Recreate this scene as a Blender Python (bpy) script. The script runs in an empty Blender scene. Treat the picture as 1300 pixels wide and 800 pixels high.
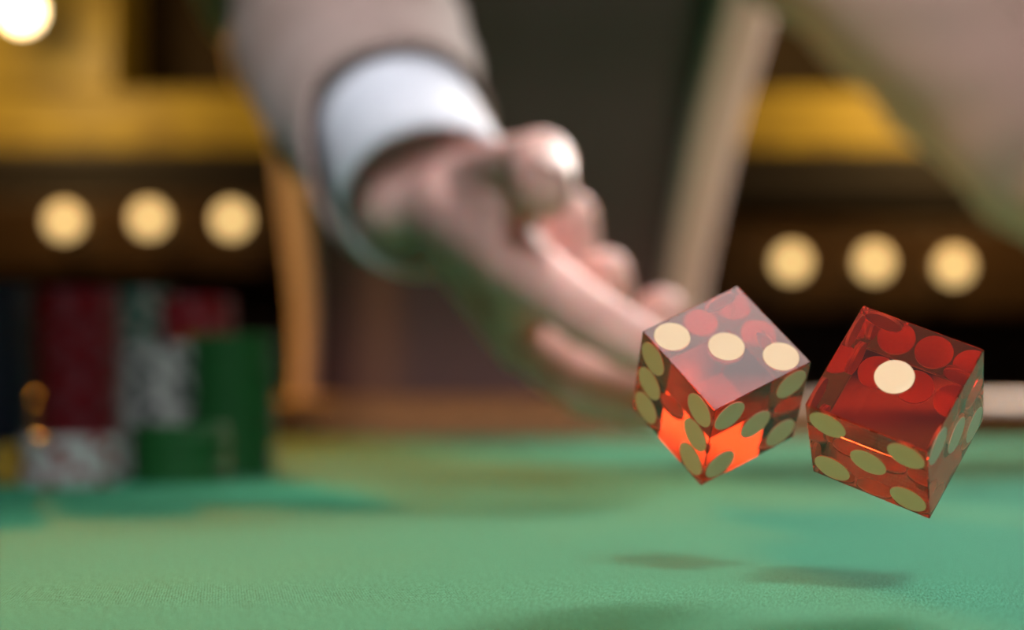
import bpy, bmesh, math, random
from mathutils import Vector, Matrix, noise
R = math.radians
S = bpy.context.scene
C = S.collection

# ------------------------------------------------------------------ camera, world, light, exposure
# metres; the felt is z = 0, the floor z = -0.92; the camera stands just above the felt and looks along +Y
FLOOR = -0.92
cam = bpy.data.cameras.new('camera')
cam.sensor_width = 36.0
cam.lens = 72.2
cam.clip_start = 0.01
cam.dof.use_dof = True
cam.dof.focus_distance = 0.306
cam.dof.aperture_fstop = 10.8
co = bpy.data.objects.new('camera', cam)
C.objects.link(co)
co.location = (0, 0, 0.0293)
co.rotation_euler = (R(90 + 2.3064), 0, 0)
S.camera = co

w = bpy.data.worlds.new('world')
S.world = w
w.use_nodes = True
w.node_tree.nodes['Background'].inputs[0].default_value = (0.05, 0.035, 0.02, 1)
w.node_tree.nodes['Background'].inputs[1].default_value = 0.12


def area(name, loc, target, size, power, col, sizey=None, spread=180):
    l = bpy.data.lights.new(name, 'AREA')
    l.energy = power
    l.color = col
    l.size = size
    l.spread = R(spread)
    if sizey:
        l.shape = 'RECTANGLE'
        l.size_y = sizey
    o = bpy.data.objects.new(name, l)
    C.objects.link(o)
    o.location = loc
    o.rotation_euler = (Vector(target) - Vector(loc)).to_track_quat('-Z', 'Y').to_euler()
    return o


# a lamp hung behind and above the man's left shoulder, a small bright panel over the dice, a dim ceiling panel over the player
area('man_light', (0.20, -0.30, 1.35), (0.02, 1.42, 0.24), 0.30, 1.6, (1.0, 0.87, 0.83), spread=36)  # unseen front fill added to light the torso and sleeves
area('hand_light', (0.33, 0.90, 1.05), (0.006, 0.690, 0.09), 0.09, 0.060, (1.0, 0.94, 0.90), spread=9.5)  # added narrow top light for the hand alone, without a fixture
area('table_light', (0.78, 2.45, 0.95), (0.05, 0.48, 0), 0.50, 12.5, (1.0, 0.95, 0.88), spread=70)
area('front_light', (0.185, -0.805, 0.87), (0.048, 0.30, 0.03), 0.46, 0.76, (0.95, 0.97, 1.0), spread=13)  # unseen fill added in front so the upward pips read bright
area('cuff_light', (-0.26, 0.20, 0.92), (-0.050, 0.80, 0.14), 0.12, 0.05, (0.88, 0.93, 1.0), spread=13)  # small added light that brightens only the cuff and sleeve end
area('pip_fill', (-0.20, -0.30, 0.07), (0.046, 0.315, 0.03), 0.12, 0.056, (1.0, 0.50, 0.15), 0.10, spread=24)  # warm fill added low behind the camera for the lower pips
area('left_rim_fill', (-1.80, 1.75, 0.35), (-0.16, 1.50, 0.14), 0.20, 0.55, (1.0, 0.56, 0.18), spread=24)  # added unseen light that gives the jacket's left edge an orange rim
area('right_rim_fill', (1.90, 1.95, 0.40), (0.16, 1.45, 0.20), 0.25, 0.75, (1.0, 0.80, 0.58), spread=24)  # unseen warm light, added for the rim along the right coat edge
area('panel_light', (0.23, 0.228, 1.23), (0.045, 0.315, 0.03), 0.27, 0.062, (1.0, 0.90, 0.88), 0.24, spread=40)
area('ceiling_light', (-0.15, -0.40, 1.30), (-0.10, -0.10, 0), 1.0, 1.0, (1.0, 0.95, 0.92))

S.view_settings.view_transform = 'Standard'
S.view_settings.look = 'None'
S.view_settings.exposure = 0.0
S.view_settings.gamma = 1.0
S.view_settings.use_curve_mapping = False
S.cycles.use_denoising = True
S.cycles.max_bounces = 16
S.cycles.transmission_bounces = 14
S.cycles.transparent_max_bounces = 16
S.cycles.blur_glossy = 0.3
S.cycles.sample_clamp_indirect = 12

# ------------------------------------------------------------------ materials


def mat(name, col, rough=0.6, metal=0.0, spec=0.5, **kw):
    m = bpy.data.materials.new(name)
    m.use_nodes = True
    b = m.node_tree.nodes['Principled BSDF']
    b.inputs['Base Color'].default_value = (*col, 1)
    b.inputs['Roughness'].default_value = rough
    b.inputs['Metallic'].default_value = metal
    b.inputs['Specular IOR Level'].default_value = spec
    for k, v in kw.items():
        b.inputs[k.replace('_', ' ')].default_value = v
    return m


def vary(m, col2, scale, lo=0.35, hi=0.65, detail=4, stretch=(1, 1, 1), bump=0.0, dist=0.001):
    """mix the base colour with col2 by a noise in object space, optional bump"""
    nt = m.node_tree
    b = nt.nodes['Principled BSDF']
    tc = nt.nodes.new('ShaderNodeTexCoord')
    mp = nt.nodes.new('ShaderNodeMapping')
    mp.inputs['Scale'].default_value = stretch
    n = nt.nodes.new('ShaderNodeTexNoise')
    n.inputs['Scale'].default_value = scale
    n.inputs['Detail'].default_value = detail
    cr = nt.nodes.new('ShaderNodeValToRGB')
    cr.color_ramp.elements[0].position = lo
    cr.color_ramp.elements[1].position = hi
    cr.color_ramp.elements[0].color = b.inputs['Base Color'].default_value[:]
    cr.color_ramp.elements[1].color = (*col2, 1)
    nt.links.new(tc.outputs['Object'], mp.inputs[0])
    nt.links.new(mp.outputs[0], n.inputs['Vector'])
    nt.links.new(n.outputs['Fac'], cr.inputs[0])
    nt.links.new(cr.outputs[0], b.inputs['Base Color'])
    if bump:
        bp = nt.nodes.new('ShaderNodeBump')
        bp.inputs['Strength'].default_value = bump
        bp.inputs['Distance'].default_value = dist
        nt.links.new(n.outputs['Fac'], bp.inputs['Height'])
        nt.links.new(bp.outputs[0], b.inputs['Normal'])
    return m


def emit(name, col, strength):
    m = bpy.data.materials.new(name)
    m.use_nodes = True
    b = m.node_tree.nodes['Principled BSDF']
    b.inputs['Base Color'].default_value = (*col, 1)
    b.inputs['Emission Color'].default_value = (*col, 1)
    b.inputs['Emission Strength'].default_value = strength
    return m


M = {}
M['skin'] = vary(mat('skin', (0.78, 0.48, 0.43), 0.55, 0, 0.3, Subsurface_Weight=0.25, Subsurface_Scale=0.006),
                 (0.68, 0.38, 0.335), 60, bump=0.25, dist=0.0006)
M['skin'].node_tree.nodes['Principled BSDF'].inputs['Subsurface Radius'].default_value = (1.0, 0.35, 0.2)
M['nail'] = mat('nail', (0.74, 0.48, 0.43), 0.45)
M['hair'] = mat('hair', (0.03, 0.02, 0.015), 0.5)
M['cuff'] = vary(mat('shirt_cotton', (0.82, 0.84, 0.92), 0.75), (0.77, 0.79, 0.87), 300, bump=0.15, dist=0.0004)
M['jacket'] = vary(mat('jacket_wool', (0.47, 0.32, 0.285), 0.85, 0, 0.2, Sheen_Weight=0.2), (0.38, 0.29, 0.25), 400, bump=0.3, dist=0.0006)
M['vest'] = vary(mat('vest_cloth', (0.130, 0.080, 0.078), 0.85, 0, 0.2), (0.100, 0.062, 0.060), 300, bump=0.2, dist=0.0005)
M['trousers'] = vary(mat('trouser_cloth', (0.030, 0.022, 0.020), 0.85), (0.022, 0.017, 0.016), 300)
M['shoe'] = mat('shoe_leather', (0.015, 0.012, 0.010), 0.3)
M['button'] = mat('button_horn', (0.03, 0.02, 0.015), 0.3)
M['pip'] = mat('pip_paint', (0.56, 0.45, 0.30), 0.45)
M['bulb'] = emit('warm_bulb_glass', (1.0, 0.66, 0.26), 2.1)
M['lamp'] = emit('bright_lamp_glass', (1.0, 0.80, 0.45), 9)
M['brass'] = mat('brass', (0.60, 0.40, 0.14), 0.3, 1.0)
M['dark_metal'] = mat('dark_metal', (0.02, 0.018, 0.016), 0.4, 0.8)
M['gold_board'] = vary(mat('gold_lacquer', (0.58, 0.42, 0.05), 0.45, 0.0), (0.26, 0.17, 0.03), 7, 0.35, 0.7, stretch=(1, 1, 3))
M['dark_wood'] = vary(mat('dark_wood', (0.016, 0.009, 0.005), 0.5), (0.009, 0.005, 0.003), 9, stretch=(0.4, 3, 8))
M['mid_wood'] = vary(mat('brown_wood', (0.10, 0.050, 0.016), 0.45), (0.05, 0.024, 0.008), 9, stretch=(0.4, 3, 8))
M['wall'] = vary(mat('wall_paint', (0.060, 0.036, 0.016), 0.8), (0.04, 0.024, 0.011), 5)
M['ceiling'] = mat('ceiling_paint', (0.05, 0.035, 0.022), 0.9)
M['carpet'] = vary(mat('carpet_pile', (0.06, 0.015, 0.012), 0.95), (0.03, 0.012, 0.01), 25)
M['leather'] = vary(mat('rail_leather', (0.24, 0.11, 0.04), 0.6, 0, 0.25), (0.17, 0.09, 0.04), 120, bump=0.3, dist=0.0008)
M['chip_red'] = mat('chip_red', (0.17, 0.004, 0.010), 0.5, 0, 0.25)
M['chip_white'] = mat('chip_white', (0.36, 0.36, 0.35), 0.5, 0, 0.25)
M['chip_green'] = mat('chip_green', (0.012, 0.085, 0.02), 0.5, 0, 0.25)
M['chip_pink'] = mat('chip_pink', (0.20, 0.06, 0.075), 0.5, 0, 0.25)
M['chip_teal'] = mat('chip_teal', (0.012, 0.11, 0.09), 0.4)
M['chip_navy'] = mat('chip_navy', (0.005, 0.007, 0.02), 0.4)
M['chip_yellow'] = mat('chip_yellow', (0.28, 0.17, 0.012), 0.4)

# red acrylic: clear glass with a coloured, absorbing body
m = bpy.data.materials.new('red_acrylic')
m.use_nodes = True
nt = m.node_tree
b = nt.nodes['Principled BSDF']
b.inputs['Base Color'].default_value = (1, 0.13, 0.085, 1)
b.inputs['Transmission Weight'].default_value = 0.98
b.inputs['Roughness'].default_value = 0.0
b.inputs['IOR'].default_value = 1.49
va = nt.nodes.new('ShaderNodeVolumeAbsorption')
va.inputs['Color'].default_value = (0.96, 0.77, 0.50, 1)
va.inputs['Density'].default_value = 190.0
nt.links.new(va.outputs[0], nt.nodes['Material Output'].inputs['Volume'])
M['acrylic'] = m

# green baize: fine woven relief and slight colour grain
m = mat('green_baize', (0.10, 0.40, 0.25), 0.95, 0, 0.04, Sheen_Weight=0.0, Sheen_Roughness=0.4)
nt = m.node_tree
b = nt.nodes['Principled BSDF']
tc = nt.nodes.new('ShaderNodeTexCoord')
hs = []
for ang in (28, 118):
    mp = nt.nodes.new('ShaderNodeMapping')
    mp.inputs['Rotation'].default_value = (0, 0, R(ang))
    wv = nt.nodes.new('ShaderNodeTexWave')
    wv.inputs['Scale'].default_value = 520
    wv.inputs['Distortion'].default_value = 2.5
    wv.inputs['Detail'].default_value = 1.0
    wv.inputs['Detail Scale'].default_value = 1.5
    nt.links.new(tc.outputs['Object'], mp.inputs[0])
    nt.links.new(mp.outputs[0], wv.inputs['Vector'])
    hs.append(wv)
mul = nt.nodes.new('ShaderNodeMath')
mul.operation = 'MULTIPLY'
nt.links.new(hs[0].outputs['Fac'], mul.inputs[0])
nt.links.new(hs[1].outputs['Fac'], mul.inputs[1])
ns = nt.nodes.new('ShaderNodeTexNoise')
ns.inputs['Scale'].default_value = 2900
ns.inputs['Detail'].default_value = 3
mp = nt.nodes.new('ShaderNodeMapping')
mp.inputs['Scale'].default_value = (1, 0.13, 1)
nt.links.new(tc.outputs['Object'], mp.inputs[0])
nt.links.new(mp.outputs[0], ns.inputs['Vector'])
ad = nt.nodes.new('ShaderNodeMath')
ad.operation = 'ADD'
nt.links.new(mul.outputs[0], ad.inputs[0])
nt.links.new(ns.outputs['Fac'], ad.inputs[1])
bp = nt.nodes.new('ShaderNodeBump')
bp.inputs['Strength'].default_value = 0.55
bp.inputs['Distance'].default_value = 0.0009
nt.links.new(ad.outputs[0], bp.inputs['Height'])
nt.links.new(bp.outputs[0], b.inputs['Normal'])
cr = nt.nodes.new('ShaderNodeValToRGB')
cr.color_ramp.elements[0].position = 0.52
cr.color_ramp.elements[1].position = 0.98
cr.color_ramp.elements[0].color = (0.018, 0.135, 0.070, 1)
cr.color_ramp.elements[1].color = (0.085, 0.45, 0.26, 1)
nt.links.new(ad.outputs[0], cr.inputs[0])
nt.links.new(cr.outputs[0], b.inputs['Base Color'])
M['felt'] = m

# ------------------------------------------------------------------ helpers


def tag(o, label=None, cat=None, group=None, kind=None):
    if label: o['label'] = label
    if cat: o['category'] = cat
    if group: o['group'] = group
    if kind: o['kind'] = kind
    return o


def empty(name, loc=(0, 0, 0), rz=0.0):
    o = bpy.data.objects.new(name, None)
    C.objects.link(o)
    o.location = loc
    o.rotation_euler = (0, 0, rz)
    o.empty_display_size = 0.05
    return o


def obj(name, bm, mats, parent=None, smooth=False):
    me = bpy.data.meshes.new(name)
    bm.normal_update()
    bm.to_mesh(me)
    bm.free()
    for mm in (mats if isinstance(mats, (list, tuple)) else [mats]):
        me.materials.append(mm)
    if smooth:
        for p in me.polygons: p.use_smooth = True
    o = bpy.data.objects.new(name, me)
    C.objects.link(o)
    if parent: o.parent = parent
    return o


def box(bm, x0, x1, y0, y1, z0, z1, bev=0.0):
    r = bmesh.ops.create_cube(bm, size=1)
    vs = r['verts']
    for v in vs:
        v.co = Vector(((x0 + x1) / 2 + v.co.x * (x1 - x0), (y0 + y1) / 2 + v.co.y * (y1 - y0), (z0 + z1) / 2 + v.co.z * (z1 - z0)))
    if bev:
        es = list({e for v in vs for e in v.link_edges})
        bmesh.ops.bevel(bm, geom=es, offset=bev, segments=2, affect='EDGES', profile=0.5)


def lathe(bm, prof, seg=32, origin=(0, 0, 0), axis='Z', matfn=None):
    """prof: list of (r, h); closed at both ends"""
    o = Vector(origin)
    rings = []
    for r, h in prof:
        ring = []
        for i in range(seg):
            a = 2 * math.pi * i / seg
            p = Vector((r * math.cos(a), r * math.sin(a), h))
            if axis == 'Y': p = Vector((p.x, -p.z, p.y))
            ring.append(bm.verts.new(o + p))
        rings.append(ring)
    for k in range(len(rings) - 1):
        for i in range(seg):
            j = (i + 1) % seg
            f = bm.faces.new((rings[k][i], rings[k][j], rings[k + 1][j], rings[k + 1][i]))
            if matfn: f.material_index = matfn(k, i)
    bm.faces.new(list(reversed(rings[0])))
    bm.faces.new(rings[-1])


def spline(pts, n):
    """Catmull-Rom through tuples of equal length, n samples per span"""
    out = []
    P = [pts[0]] + list(pts) + [pts[-1]]
    for i in range(1, len(P) - 2):
        for k in range(n):
            t = k / n
            out.append(tuple(0.5 * ((2 * b_) + (-a_ + c_) * t + (2 * a_ - 5 * b_ + 4 * c_ - d_) * t * t + (-a_ + 3 * b_ - 3 * c_ + d_) * t ** 3)
                             for a_, b_, c_, d_ in zip(P[i - 1], P[i], P[i + 1], P[i + 2])))
    out.append(tuple(pts[-1]))
    return out


def tube(bm, stations, seg=48, fold=0.0, freq=14.0, seed=0.0, lip=None, cap=True, thick=0.0):
    """stations: (x, y, z, ra, rb). A cloth tube with soft folds across its length; lip(theta)->extension of the last ring"""
    n = len(stations)
    cs = [Vector(s[:3]) for s in stations]
    rings = []
    for k, s in enumerate(stations):
        t = (cs[min(k + 1, n - 1)] - cs[max(k - 1, 0)]).normalized()
        side = t.cross(Vector((0, 0, 1))).normalized()
        up = side.cross(t).normalized()
        ring = []
        for i in range(seg):
            a = 2 * math.pi * i / seg
            d = side * math.cos(a) + up * math.sin(a)
            p = cs[k] + side * (math.cos(a) * s[3]) + up * (math.sin(a) * s[4])
            if fold:
                q = Vector((cs[k].x * freq * 1.3 + seed, cs[k].y * freq * 1.3, math.sin(a) * 1.1 + cs[k].z * freq * 1.3))
                p += d * fold * (1.0 - 0.8 * (k / (n - 1)) ** 4) * noise.noise(q + Vector((math.cos(a), 0, 0)) * 1.1)
            if lip:
                u = k / (n - 1)
                p += t * lip(a, u)
            ring.append(bm.verts.new(p))
        rings.append(ring)
    for k in range(n - 1):
        for i in range(seg):
            j = (i + 1) % seg
            bm.faces.new((rings[k][i], rings[k][j], rings[k + 1][j], rings[k + 1][i]))
    if cap:
        bm.faces.new(rings[0][::-1])
        bm.faces.new(rings[-1])
    return rings


def thicken(o, t, offset=0.0):
    md = o.modifiers.new('thickness', 'SOLIDIFY')
    md.thickness = t
    md.offset = offset


def capsule(bm, a, b, ra, rb, seg=16, rings=6):
    """closed tapered capsule from a to b"""
    a, b = Vector(a), Vector(b)
    d = (b - a)
    L = d.length
    d = d.normalized() if L > 1e-9 else Vector((0, 0, 1))
    q = d.to_track_quat('Z', 'Y').to_matrix()
    prof = []
    for k in range(1, rings):
        t = -math.pi / 2 + math.pi / 2 * k / rings
        prof.append((ra * math.cos(t), ra * math.sin(t)))
    prof += [(ra, 0)]
    prof += [(rb, L)]
    for k in range(1, rings):
        t = math.pi / 2 * k / rings
        prof.append((rb * math.cos(t), L + rb * math.sin(t)))
    rs = []
    for r, h in prof:
        rs.append([bm.verts.new(a + q @ Vector((r * math.cos(2 * math.pi * i / seg), r * math.sin(2 * math.pi * i / seg), h))) for i in range(seg)])
    p0 = bm.verts.new(a - d * ra)
    p1 = bm.verts.new(b + d * rb)
    for i in range(seg):
        j = (i + 1) % seg
        bm.faces.new((p0, rs[0][j], rs[0][i]))
        bm.faces.new((p1, rs[-1][i], rs[-1][j]))
        for k in range(len(rs) - 1):
            bm.faces.new((rs[k][i], rs[k][j], rs[k + 1][j], rs[k + 1][i]))


def ellipsoid(bm, c, r, rot=None, u=24, v=14):
    mt = Matrix.Translation(Vector(c)) @ (rot.to_4x4() if rot else Matrix.Identity(4)) @ Matrix.Diagonal((*r, 1))
    bmesh.ops.create_uvsphere(bm, u_segments=u, v_segments=v, radius=1, matrix=mt)


def fuse(bm, voxel, smooth_it):
    """one continuous skin around overlapping volumes; returns a mesh datablock"""
    me = bpy.data.meshes.new('volume')
    bm.to_mesh(me)
    bm.free()
    o = bpy.data.objects.new('volume', me)
    C.objects.link(o)
    r = o.modifiers.new('remesh', 'REMESH')
    r.mode = 'VOXEL'
    r.voxel_size = voxel
    s = o.modifiers.new('smooth', 'SMOOTH')
    s.factor = 0.5
    s.iterations = smooth_it
    dg = bpy.context.evaluated_depsgraph_get()
    out = bpy.data.meshes.new_from_object(o.evaluated_get(dg))
    bpy.data.objects.remove(o)
    bpy.data.meshes.remove(me)
    return out


# ------------------------------------------------------------------ the room
def slab(name, dims, mm, kind='structure', bev=0.0):
    bm = bmesh.new()
    box(bm, *dims, bev)
    return tag(obj(name, bm, mm), kind=kind)


X0, X1, Y0, Y1, ZC = -3.2, 3.2, -2.4, 4.6, 1.9
slab('floor', (X0, X1, Y0, Y1, FLOOR - 0.1, FLOOR), M['carpet'])
slab('ceiling', (X0, X1, Y0, Y1, ZC, ZC + 0.1), M['ceiling'])
slab('wall_back', (X0, X1, Y1, Y1 + 0.1, FLOOR, ZC), M['wall'])
slab('wall_front', (X0, X1, Y0 - 0.1, Y0, FLOOR, ZC), M['wall'])
slab('wall_left', (X0 - 0.1, X0, Y0, Y1, FLOOR, ZC), M['wall'])
slab('wall_right', (X1, X1 + 0.1, Y0, Y1, FLOOR, ZC), M['wall'])
# gold lacquered fascia above, dark beam below it, brown boards that carry the bulbs, dark dado under
slab('trim_1', (X0, X1, 4.30, Y1, 0.545, 0.675), M['gold_board'], bev=0.006)
slab('trim_6', (-1.40, -0.84, 4.30, Y1, 0.680, 0.98), M['gold_board'], bev=0.006)  # added panel; its gold stands in for the glow around the left lamp
slab('trim_2', (X0, X1, 4.22, Y1, 0.43, 0.545), M['dark_wood'], bev=0.006)
slab('trim_3', (-1.30, -0.36, 4.10, Y1, 0.28, 0.43), M['mid_wood'], bev=0.005)
slab('trim_4', (0.40, 1.35, 4.10, Y1, 0.20, 0.38), M['mid_wood'], bev=0.005)
slab('trim_5', (X0, X1, 4.24, Y1, FLOOR, 0.20), M['dark_wood'], bev=0.006)


def wall_bulb(x, z, y, label, group):
    t = tag(empty('wall_lamp', (x, y, z)), label, 'lamp', group)
    bm = bmesh.new()
    lathe(bm, [(0.030, 0.0), (0.030, -0.005), (0.016, -0.010), (0.014, -0.034)], 24, axis='Y')
    # the cup opens towards the room
    for v in bm.verts: v.co.y = -abs(v.co.y)
    obj('socket', bm, M['brass'], t, True)
    bm = bmesh.new()
    ellipsoid(bm, (0, -0.050, 0), (0.026, 0.026, 0.026), None, 20, 12)
    obj('globe', bm, M['bulb'], t, True)
    return t


pos = ['leftmost', 'middle', 'rightmost']
for k, (x, z) in enumerate([(-0.877, 0.375), (-0.711, 0.380), (-0.549, 0.378)]):
    wall_bulb(x * 1.01, z + 0.003, 4.10, f'glowing gold globe lamp over the chip stacks, {pos[k]} of its row of three', 'globe lamps left of the man')
for k, (x, z) in enumerate([(0.547, 0.295), (0.709, 0.295), (0.865, 0.287)]):
    wall_bulb(x * 1.01, z + 0.002, 4.10, f'glowing gold globe lamp behind the dice, {pos[k]} of its row of three', 'globe lamps right of the man')


def pendant(x, y, z, label, power, target, beam):
    t = tag(empty('pendant_lamp', (x, y, z)), label, 'lamp', 'bright pendant lamps')
    bm = bmesh.new()
    ellipsoid(bm, (0, 0, 0), (0.030, 0.030, 0.030), None, 24, 14)
    obj('globe', bm, M['lamp'], t, True)
    bm = bmesh.new()
    lathe(bm, [(0.018, 0.024), (0.020, 0.034), (0.016, 0.060), (0.006, 0.075)], 24)
    obj('cap', bm, M['brass'], t, True)
    bm = bmesh.new()
    lathe(bm, [(0.003, 0.07), (0.003, ZC - z)], 8)
    obj('cord', bm, M['dark_metal'], t)
    l = bpy.data.lights.new('pendant_glow', 'POINT')
    l.energy = power
    l.color = (1.0, 0.66, 0.26)
    l.shadow_soft_size = 0.035
    o = bpy.data.objects.new('pendant_glow', l)
    C.objects.link(o)
    o.parent = t
    o.location = (0, -0.075, 0)
    l = bpy.data.lights.new('pendant_beam', 'SPOT')
    l.energy = beam
    l.color = (1.0, 0.37, 0.035)
    l.spot_size = R(26)
    l.spot_blend = 0.9
    l.shadow_soft_size = 0.035
    o = bpy.data.objects.new('pendant_beam', l)
    C.objects.link(o)
    o.parent = t
    o.location = (0, -0.08, 0)
    o.rotation_euler = (Vector(target) - Vector((x, y - 0.08, z))).to_track_quat('-Z', 'Y').to_euler()
    return t


pendant(-0.965, 4.02, 0.790, 'bright white pendant lamp at the upper left of the bar wall', 8, (-0.22, 0.80, 0), 700)
pendant(0.985, 4.02, 0.815, 'bright pendant lamp at the upper right, above the raised sleeve', 17, (0.4, 0.9, 0), 170)

# ------------------------------------------------------------------ the table
RZ = R(-9)
tbl = tag(empty('casino_table', (0, 0.55, FLOOR), RZ), 'green felt casino table with a brown padded rail, under the dice', 'table')
ZT = -FLOOR
TX, TN, TF = 1.15, -0.95, 0.885


def rrect(hx, y0, y1, r, n=10):
    pts = []
    for cx, cy, a0 in ((hx - r, y1 - r, 0), (-hx + r, y1 - r, 90), (-hx + r, y0 + r, 180), (hx - r, y0 + r, 270)):
        for k in range(n + 1):
            a = R(a0 + 90 * k / n)
            pts.append((cx + r * math.cos(a), cy + r * math.sin(a)))
    return pts


bm = bmesh.new()
pl = rrect(TX, TN, TF, 0.25)
top = [bm.verts.new((x, y, ZT)) for x, y in pl]
bot = [bm.verts.new((x, y, ZT - 0.03)) for x, y in pl]
bm.faces.new(top)
bm.faces.new(bot[::-1])
for i in range(len(pl)):
    j = (i + 1) % len(pl)
    bm.faces.new((top[j], top[i], bot[i], bot[j]))
obj('felt', bm, M['felt'], tbl)
# padded rail: a rounded profile swept round the felt
bm = bmesh.new()
prof = [(0.000, -0.03), (0.000, 0.004), (0.004, 0.016), (0.014, 0.025), (0.035, 0.030), (0.060, 0.028), (0.078, 0.018), (0.084, 0.0), (0.080, -0.03), (0.070, -0.05), (0.0, -0.05)]
rings = []
for d, h in prof:
    rings.append([bm.verts.new((x, y, ZT + h)) for x, y in rrect(TX + d, TN - d, TF + d, 0.25 + d)])
for k in range(len(rings)):
    k2 = (k + 1) % len(rings)
    for i in range(len(pl)):
        j = (i + 1) % len(pl)
        bm.faces.new((rings[k][i], rings[k2][i], rings[k2][j], rings[k][j]))
bmesh.ops.recalc_face_normals(bm, faces=bm.faces)
obj('padded_rail', bm, M['leather'], tbl, True)
bm = bmesh.new()
box(bm, -TX + 0.06, TX - 0.06, TN + 0.06, TF - 0.06, ZT - 0.20, ZT - 0.03, 0.01)
obj('apron', bm, M['dark_wood'], tbl)
for sx in (-1, 1):
    for yy in (TN + 0.2, TF - 0.2):
        bm = bmesh.new()
        lathe(bm, [(0.035, 0), (0.045, 0.02), (0.03, 0.06), (0.04, 0.4), (0.055, 0.62), (0.05, ZT - 0.19)], 20, (sx * (TX - 0.2), yy, 0))
        obj('leg', bm, M['dark_wood'], tbl, True)

# ------------------------------------------------------------------ chips
CR, CH = 0.0168, 0.0033


def chip_mesh(name, base, spot):
    bm = bmesh.new()
    seg = 48
    prof = [(0.010, 0.00), (CR - 0.0005, 0.00), (CR, 0.0005), (CR, CH - 0.0005), (CR - 0.0005, CH), (0.010, CH)]
    # edge spots: six of eight segments' arcs
    lathe(bm, prof, seg, matfn=lambda k, i: 1 if (i % 8) < 2 else 0)
    bm.faces.ensure_lookup_table()
    for f in bm.faces:
        if len(f.verts) > 4: f.material_index = 1
    bm.normal_update()
    me = bpy.data.meshes.new(name)
    bm.to_mesh(me)
    bm.free()
    me.materials.append(base)
    me.materials.append(spot)
    return me


CM = {'red': chip_mesh('casino_chip', M['chip_red'], M['chip_pink']),
      'white': chip_mesh('casino_chip', M['chip_white'], M['chip_navy']),
      'plain': chip_mesh('casino_chip', M['chip_white'], M['chip_red']),
      'green': chip_mesh('casino_chip', M['chip_green'], M['chip_green']),
      'teal': chip_mesh('casino_chip', M['chip_teal'], M['chip_white']),
      'navy': chip_mesh('casino_chip', M['chip_navy'], M['chip_navy']),
      'yellow': chip_mesh('casino_chip', M['chip_yellow'], M['chip_navy'])}
rng = random.Random(4)


def stack(kind, x, y, n, look, where, group):
    for k in range(n):
        o = bpy.data.objects.new('casino_chip', CM[kind])
        C.objects.link(o)
        o.location = (x * 0.89 + rng.uniform(-.0006, .0006), y * 0.89 + rng.uniform(-.0006, .0006), k * CH)
        o.rotation_euler = (0, 0, rng.uniform(0, 6.28))
        if k == n - 1:
            label = f'topmost {look} chip of the {where}'
        elif k == 0:
            label = f'lowest {look} chip of the {where}, on the felt'
        else:
            label = f'{look} chip mid-stack in the {where}'
        tag(o, label, 'chip', group)


stack('navy', -0.226, 0.885, 22, 'dark navy', 'tall stack at the far left edge', 'chips of the tall navy stack')
stack('red', -0.1965, 0.930, 22, 'dark red', 'tall left red stack', 'chips of the tall left red stack')
stack('teal', -0.186, 1.010, 23, 'teal and white', 'stack behind the white stack', 'chips of the teal stack')
stack('white', -0.1475, 0.870, 15, 'white', 'tall white stack beside the green one', 'chips of the tall white stack')
stack('red', -0.156, 1.010, 22, 'red', 'rear stack behind white and green', 'chips of the rear red stack')
stack('green', -0.1190, 0.870, 16, 'green', 'tall green stack nearest the hand', 'chips of the tall green stack')
stack('plain', -0.1660, 0.775, 5, 'white and red', 'low front stack before the red', 'chips of the low white stack')
stack('green', -0.1290, 0.800, 6, 'green', 'low stack before the white one', 'chips of the low green stack')
stack('yellow', -0.1980, 0.800, 4, 'yellow', 'low stack at the front left', 'chips of the low yellow stack')

# ------------------------------------------------------------------ the dice
DS = 0.0190


def pip_mesh():
    bm = bmesh.new()
    r = 0.00288
    lathe(bm, [(r, -0.00045), (r, 0.00001), (r - 0.00004, 0.00003)], 40)
    me = bpy.data.meshes.new('pip')
    bm.normal_update()
    bm.to_mesh(me)
    bm.free()
    me.materials.append(M['pip'])
    return me


PM = pip_mesh()
q = 0.322
PAT = {1: [(0, 0)], '2': [(-q, q), (q, -q)], '3/': [(-q, -q), (0, 0), (q, q)], '3\\': [(-q, q), (0, 0), (q, -q)],
       4: [(-q, -q), (-q, q), (q, -q), (q, q)], 5: [(-q, -q), (-q, q), (q, -q), (q, q), (0, 0)],
       '6v': [(s, t) for s in (-q, q) for t in (-q, 0, q)], '6h': [(t, s) for s in (-q, q) for t in (-q, 0, q)]}


def die(loc, rot, faces, label):
    """faces: normal axis ('+A' ...) -> pattern; in-face axes: A faces use (B,U), B faces (A,U), U faces (A,B)"""
    bm = bmesh.new()
    box(bm, -DS / 2, DS / 2, -DS / 2, DS / 2, -DS / 2, DS / 2)
    bmesh.ops.bevel(bm, geom=bm.edges[:], offset=0.00016, segments=2, affect='EDGES', profile=0.5)
    o = obj('die', bm, M['acrylic'])
    o.matrix_world = Matrix.Translation(loc) @ Matrix(rot).to_4x4()
    tag(o, label, 'die', 'thrown dice')
    for key, pat in faces.items():
        sg = 1 if key[0] == '+' else -1
        ax = 'ABU'.index(key[1])
        nrm = Vector([0, 0, 0]); nrm[ax] = sg
        i1, i2 = [(1, 2), (0, 2), (0, 1)][ax]
        for s, t in PAT[pat]:
            p = nrm * (DS / 2)
            p[i1] = s * DS
            p[i2] = t * DS
            c = bpy.data.objects.new('pip', PM)
            C.objects.link(c)
            c.parent = o
            c.location = p
            c.rotation_euler = nrm.to_track_quat('Z', 'Y').to_euler()
    return o


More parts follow.
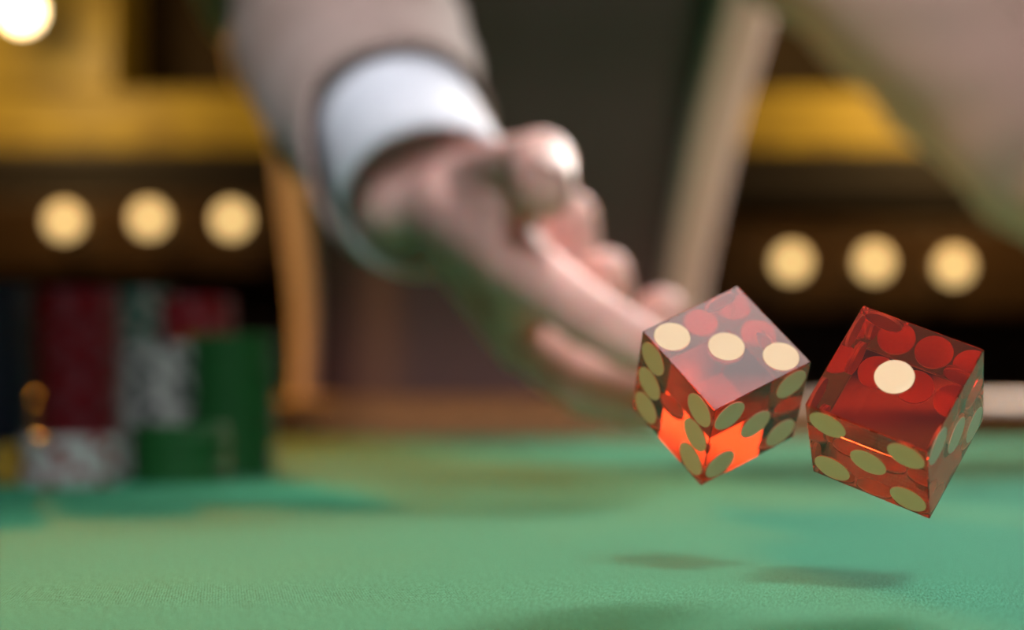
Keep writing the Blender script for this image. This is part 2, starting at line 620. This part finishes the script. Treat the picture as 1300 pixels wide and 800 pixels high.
die((0.03329, 0.3301, 0.03132),
    [[-0.8342, 0.5497, 0.0439], [-0.3778, -0.5117, -0.7716], [-0.4017, -0.6602, 0.6347]],
    {'+U': '3\\', '-U': 4, '+A': '6v', '-A': 1, '+B': 5, '-B': '2'},
    'translucent red die in mid-air with three white pips on its top face')
die((0.0565, 0.30218, 0.0272),
    [[-0.5123, 0.8397, -0.1802], [-0.3867, -0.4128, -0.8246], [-0.7669, -0.3528, 0.5361]],
    {'+U': 1, '-U': '6v', '+A': 5, '-A': '2', '+B': '3/', '-B': 4},
    'translucent red die in mid-air with a single white pip on its top face')

# ------------------------------------------------------------------ the man
mm = 0.001


def V(x, y, z): return Vector((x, y, z)) * mm


# right hand, palm turned up and towards the picture's right; joints in millimetres
hb = bmesh.new()


def chain(pts, rad):
    for a, b_, ra, rb in zip(pts[:-1], pts[1:], rad[:-1], rad[1:]):
        capsule(hb, a * mm, b_ * mm, ra * mm, rb * mm, 18, 6)


v = lambda *a: Vector(a)
WR = v(-30, 745, 105)
IX = [v(2, 670, 72), v(24, 636, 54), v(36, 618, 46), v(46, 603, 41)]
MD = [v(5, 692, 50), v(25, 656, 33), v(38, 635, 28.5), v(48, 617, 26)]
RG = [v(12, 715, 52), v(37, 682, 45), v(45, 667, 48), v(47.5, 657, 56)]
LT = [v(16, 738, 62), v(31, 712, 57), v(33, 701, 64), v(31.5, 695, 71)]
TH = [v(-16, 732, 101), v(-4, 700, 106), v(9, 668, 105), v(10, 645, 95)]
chain(IX, [11.5, 9.6, 8.8, 7.6])
chain(MD, [11.5, 9.8, 8.9, 7.8])
chain(RG, [11.0, 9.8, 9.3, 8.6])
chain(LT, [10.4, 9.6, 9.2, 8.8])
chain(TH, [15, 12.0, 11.0, 10.2])
for J, r in ((IX, 1.0), (MD, 1.0), (RG, 0.98), (LT, 0.95)):   # knuckle swellings
    ellipsoid(hb, J[1] * mm, (10.2 * r * mm,) * 3, None, 16, 10)
ellipsoid(hb, TH[2] * mm, (11.8 * mm,) * 3, None, 16, 10)
# carpus and metacarpals
for off in (v(10.5, 0, 6), v(-10.5, 0, -6), v(0, 0, 0)):
    chain([WR + off + v(-5, 18, 11), WR + off], [17, 17])
for J in (IX, MD, RG, LT):
    t = (J[0] - WR)
    base = WR + v(3, -6, -4) + t * 0.12
    chain([base, J[0]], [16.5, 12.3])
chain([IX[0], MD[0], RG[0], LT[0]], [11.5, 11.5, 11.2, 10.5])
chain([v(-10, 730, 84), v(6, 712, 62)], [16, 12])
# thenar and hypothenar pads
chain([v(-20, 740, 100), v(-6, 704, 98), v(0, 680, 86)], [17, 14, 10])
chain([v(-4, 752, 98), v(18, 738, 92), v(20, 736, 76)], [16, 13, 12])
# forearm
EL = v(-94, 970, 241)
chain([WR + v(-5, 18, 11), WR + (EL - WR) * 0.45, EL], [21, 34, 40])
hand_me = fuse(hb, 0.0014, 6)

# rest of the body: one coarser skin
bb = bmesh.new()
Rsh, Rel = Vector((-0.150, 1.235, 0.385)), EL * mm
Lsh, Lel, Lwr = Vector((0.165, 1.300, 0.360)), Vector((0.345, 1.20, 0.150)), Vector((0.47, 1.01, 0.040))
capsule(bb, Rsh, Rel, 0.052, 0.040)
capsule(bb, Lsh, Lel, 0.052, 0.040)
capsule(bb, Lel, Lwr, 0.040, 0.024)
torso = [(-0.012, 1.69, -0.02, 0.132, 0.070), (-0.012, 1.645, 0.10, 0.126, 0.066), (-0.006, 1.525, 0.22, 0.134, 0.070), (0, 1.41, 0.32, 0.148, 0.070), (0, 1.325, 0.39, 0.135, 0.060)]
for a, b_ in zip(torso[:-1], torso[1:]):
    for k in range(4):
        t = k / 4
        s = [a[i] * (1 - t) + b_[i] * t for i in range(5)]
        ellipsoid(bb, s[:3], (s[3], s[4], 0.05), None, 24, 12)
capsule(bb, (-0.135, 1.285, 0.380), (0.145, 1.325, 0.365), 0.040, 0.040)
capsule(bb, Rsh, (-0.135, 1.285, 0.380), 0.040, 0.040)
capsule(bb, Lsh, (0.145, 1.325, 0.365), 0.040, 0.040)
capsule(bb, (0, 1.295, 0.41), (0, 1.20, 0.53), 0.050, 0.052)
ellipsoid(bb, (0, 1.155, 0.635), (0.075, 0.095, 0.115), Matrix.Rotation(R(-25), 3, 'X'))
ellipsoid(bb, (0, 1.085, 0.585), (0.050, 0.045, 0.055))
capsule(bb, (0, 1.062, 0.665), (0, 1.040, 0.612), 0.010, 0.014)
for s in (-1, 1):
    ellipsoid(bb, (s * 0.078, 1.165, 0.625), (0.010, 0.020, 0.032))
    hip, knee, ank = Vector((s * 0.085 - 0.012, 1.70, -0.06)), Vector((s * 0.10 - 0.012, 1.68, -0.47)), Vector((s * 0.11 - 0.012, 1.74, -0.84))
    capsule(bb, hip, knee, 0.085, 0.055)
    capsule(bb, knee, ank, 0.055, 0.036)
    capsule(bb, ank + Vector((0, 0, -0.035)), ank + Vector((0, -0.16, -0.045)), 0.032, 0.026)
# left hand lying flat on the felt, off to the right
fd = Vector((0.55, -0.83, 0)).normalized()
sd = Vector((0.83, 0.55, 0)).normalized()
Lwr0 = Lwr + Vector((0, 0, -0.018))
for k in range(4):
    kn = Lwr0 + fd * 0.088 + sd * (0.030 - 0.020 * k) + Vector((0, 0, -0.006))
    capsule(bb, Lwr, kn, 0.019, 0.0125)
    ln = (0.062, 0.080, 0.086, 0.074)[k]
    mid = kn + fd * ln * 0.5 + sd * (0.004 - 0.003 * k) + Vector((0, 0, 0.002))
    capsule(bb, kn, mid, 0.0115, 0.0100)
    capsule(bb, mid, mid + fd * ln * 0.45 + Vector((0, 0, -0.010)), 0.0100, 0.0085)
capsule(bb, Lwr, Lwr0 + fd * 0.05 - sd * 0.045, 0.018, 0.013)
capsule(bb, Lwr0 + fd * 0.05 - sd * 0.045, Lwr0 + fd * 0.095 - sd * 0.060 + Vector((0, 0, -0.008)), 0.013, 0.0095)
body_me = fuse(bb, 0.006, 3)

bm = bmesh.new()
bm.from_mesh(body_me)
bm.from_mesh(hand_me)
bpy.data.meshes.remove(body_me)
bpy.data.meshes.remove(hand_me)
man = obj('person', bm, M['skin'], None, True)
tag(man, 'person in a taupe suit leaning over the table, open right hand throwing the dice', 'person')


def nail(tip, prev, dorsal, r):
    d = (tip - prev).normalized()
    n_ = (dorsal - d * dorsal.dot(d)).normalized()
    s_ = d.cross(n_)
    rot = Matrix((s_, d, n_)).transposed()
    bm = bmesh.new()
    ellipsoid(bm, (tip - d * 0.5 + n_ * (r - 0.9)) * mm, (r * 0.70 * mm, r * 0.80 * mm, 1.3 * mm), rot, 16, 8)
    obj('fingernail', bm, M['nail'], man, True)


for J, r, dn in ((IX, 7.6, v(-.5, -.4, -.75)), (MD, 7.8, v(-.45, -.3, -.85)), (RG, 8.6, v(.45, -.88, .1)), (LT, 8.2, v(.2, -.95, .1)), (TH, 10.2, v(.3, .1, 1))):
    nail(J[3], J[2], dn, r)

# shirt cuff
bm = bmesh.new()
st = spline([(-0.066, 0.875, 0.186, 0.028, 0.027), (-0.052, 0.825, 0.154, 0.0300, 0.0290), (-0.0290, 0.738, 0.0995, 0.0325, 0.0300)], 6)
tube(bm, st, 56, 0.0012, 30, 3.0, cap=False)
o = obj('shirt_cuff', bm, M['cuff'], man, True)
thicken(o, 0.0016, 0)
o['label'] = 'white shirt cuff'

# jacket: trunk open at the front, two sleeves
bm = bmesh.new()
jt = spline([(-0.012, 1.665, -0.10, 0.176, 0.122), (-0.012, 1.650, 0.00, 0.168, 0.117), (-0.012, 1.605, 0.10, 0.162, 0.112), (-0.006, 1.49, 0.22, 0.172, 0.122),
             (0.0, 1.385, 0.32, 0.186, 0.122), (0, 1.315, 0.40, 0.170, 0.098), (0, 1.275, 0.445, 0.10, 0.075)], 7)
rows = []
NS = 64
for k, (cx, cy, cz, rx, ry) in enumerate(jt):
    u = k / (len(jt) - 1)
    f0, f1 = -31 - 14 * u, 206 + 12 * u
    row = []
    for i in range(NS + 1):
        a = R(f0 + (f1 - f0) * i / NS)
        e = min(i, NS - i) / 10
        flare = 0.004 * max(0, 1 - e) * (1 - u)
        fo = 0.008 * noise.noise(Vector((math.cos(a) * 2.2, math.sin(a) * 2.2, cz * 3))) + flare
        row.append(bm.verts.new((cx + (rx - 0.008 + fo) * math.cos(a), cy + (ry + fo) * math.sin(a), cz)))
    rows.append(row)
for a, b_ in zip(rows[:-1], rows[1:]):
    for i in range(NS):
        bm.faces.new((a[i], a[i + 1], b_[i + 1], b_[i]))
o = obj('jacket', bm, M['jacket'], man, True)
thicken(o, 0.004, 1)
jacket = o


def droop(a, u):
    return 0.05 * max(0.0, math.cos(a + 1.05)) ** 1.5 * max(0, (u - 0.55) / 0.45) ** 1.5


bm = bmesh.new()
st = spline([(-0.150, 1.245, 0.385, 0.064, 0.064), (-0.130, 1.12, 0.318, 0.060, 0.062), (-0.100, 0.985, 0.250, 0.054, 0.056), (-0.080, 0.915, 0.207, 0.049, 0.050), (-0.060, 0.845, 0.163, 0.0455, 0.045), (-0.0445, 0.790, 0.1315, 0.0375, 0.0365)], 8)
tube(bm, st, 56, 0.012, 24, 1.0, lip=droop, cap=False)
s1 = obj('sleeve', bm, M['jacket'], jacket, True)
thicken(s1, 0.003, 0)
bm = bmesh.new()
st = spline([(0.150, 1.318, 0.375, 0.070, 0.066), (0.219, 1.262, 0.300, 0.060, 0.058), (0.303, 1.222, 0.199, 0.0550, 0.0535), (0.353, 1.195, 0.147, 0.0525, 0.0505), (0.405, 1.11, 0.098, 0.046, 0.045), (0.455, 1.035, 0.062, 0.036, 0.036)], 8)
tube(bm, st, 56, 0.010, 24, 7.0, cap=False)
s2 = obj('sleeve', bm, M['jacket'], jacket, True)
thicken(s2, 0.003, 0)

# waistcoat with soft upright folds
bm = bmesh.new()
vt = spline([(-0.012, 1.675, -0.06, 0.160, 0.108), (-0.012, 1.625, 0.08, 0.151, 0.102), (-0.006, 1.50, 0.22, 0.160, 0.112), (0, 1.39, 0.32, 0.174, 0.113), (0, 1.32, 0.40, 0.156, 0.088)], 8)
rings = []
for cx, cy, cz, rx, ry in vt:
    ring = []
    for i in range(96):
        a = 2 * math.pi * i / 96
        fo = 0.006 * noise.noise(Vector((math.cos(a) * 6, math.sin(a) * 6, cz * 1.5 + 3)))
        ring.append(bm.verts.new((cx + (rx + fo) * math.cos(a), cy + (ry + fo) * math.sin(a), cz)))
    rings.append(ring)
for a, b_ in zip(rings[:-1], rings[1:]):
    for i in range(96):
        j = (i + 1) % 96
        bm.faces.new((a[i], a[j], b_[j], b_[i]))
vest = obj('waistcoat', bm, M['vest'], man, True)
thicken(vest, 0.003, 0)
# white shirt over chest and collar, above the waistcoat
bm = bmesh.new()
st = spline([(0, 1.395, 0.315, 0.156, 0.095), (0, 1.322, 0.398, 0.148, 0.082), (0, 1.280, 0.440, 0.130, 0.084), (0, 1.250, 0.468, 0.076, 0.070), (0, 1.225, 0.500, 0.066, 0.065)], 5)
rings = []
for cx, cy, cz, rx, ry in st:
    rings.append([bm.verts.new((cx + rx * math.cos(2 * math.pi * i / 64), cy + ry * math.sin(2 * math.pi * i / 64), cz)) for i in range(64)])
for a, b_ in zip(rings[:-1], rings[1:]):
    for i in range(64):
        bm.faces.new((a[i], a[(i + 1) % 64], b_[(i + 1) % 64], b_[i]))
o = obj('shirt', bm, M['cuff'], man, True)
thicken(o, 0.002, 0)
# trousers
tr = bmesh.new()
for s in (-1, 1):
    st = spline([(s * 0.075 - 0.012, 1.69, -0.02, 0.095, 0.115), (s * 0.09 - 0.012, 1.695, -0.25, 0.092, 0.10), (s * 0.10 - 0.012, 1.68, -0.47, 0.075, 0.082), (s * 0.11 - 0.012, 1.735, -0.86, 0.062, 0.068)], 8)
    tube(tr, st, 40, 0.010, 9, 2.0 + s, cap=False)
o = obj('trousers', tr, M['trousers'], man, True)
thicken(o, 0.003, 0)
for s in (-1, 1):
    bm = bmesh.new()
    box(bm, s * 0.11 - 0.012 - 0.045, s * 0.11 - 0.012 + 0.045, 1.53, 1.79, FLOOR, FLOOR + 0.075, 0.022)
    for vv in bm.verts:
        if vv.co.y < 1.62: vv.co.z = FLOOR + (vv.co.z - FLOOR) * 0.65
    obj('shoe', bm, M['shoe'], man, True)
# hair
bm = bmesh.new()
ellipsoid(bm, (0, 1.178, 0.660), (0.083, 0.097, 0.105), Matrix.Rotation(R(-25), 3, 'X'))
obj('hair', bm, M['hair'], man, True)
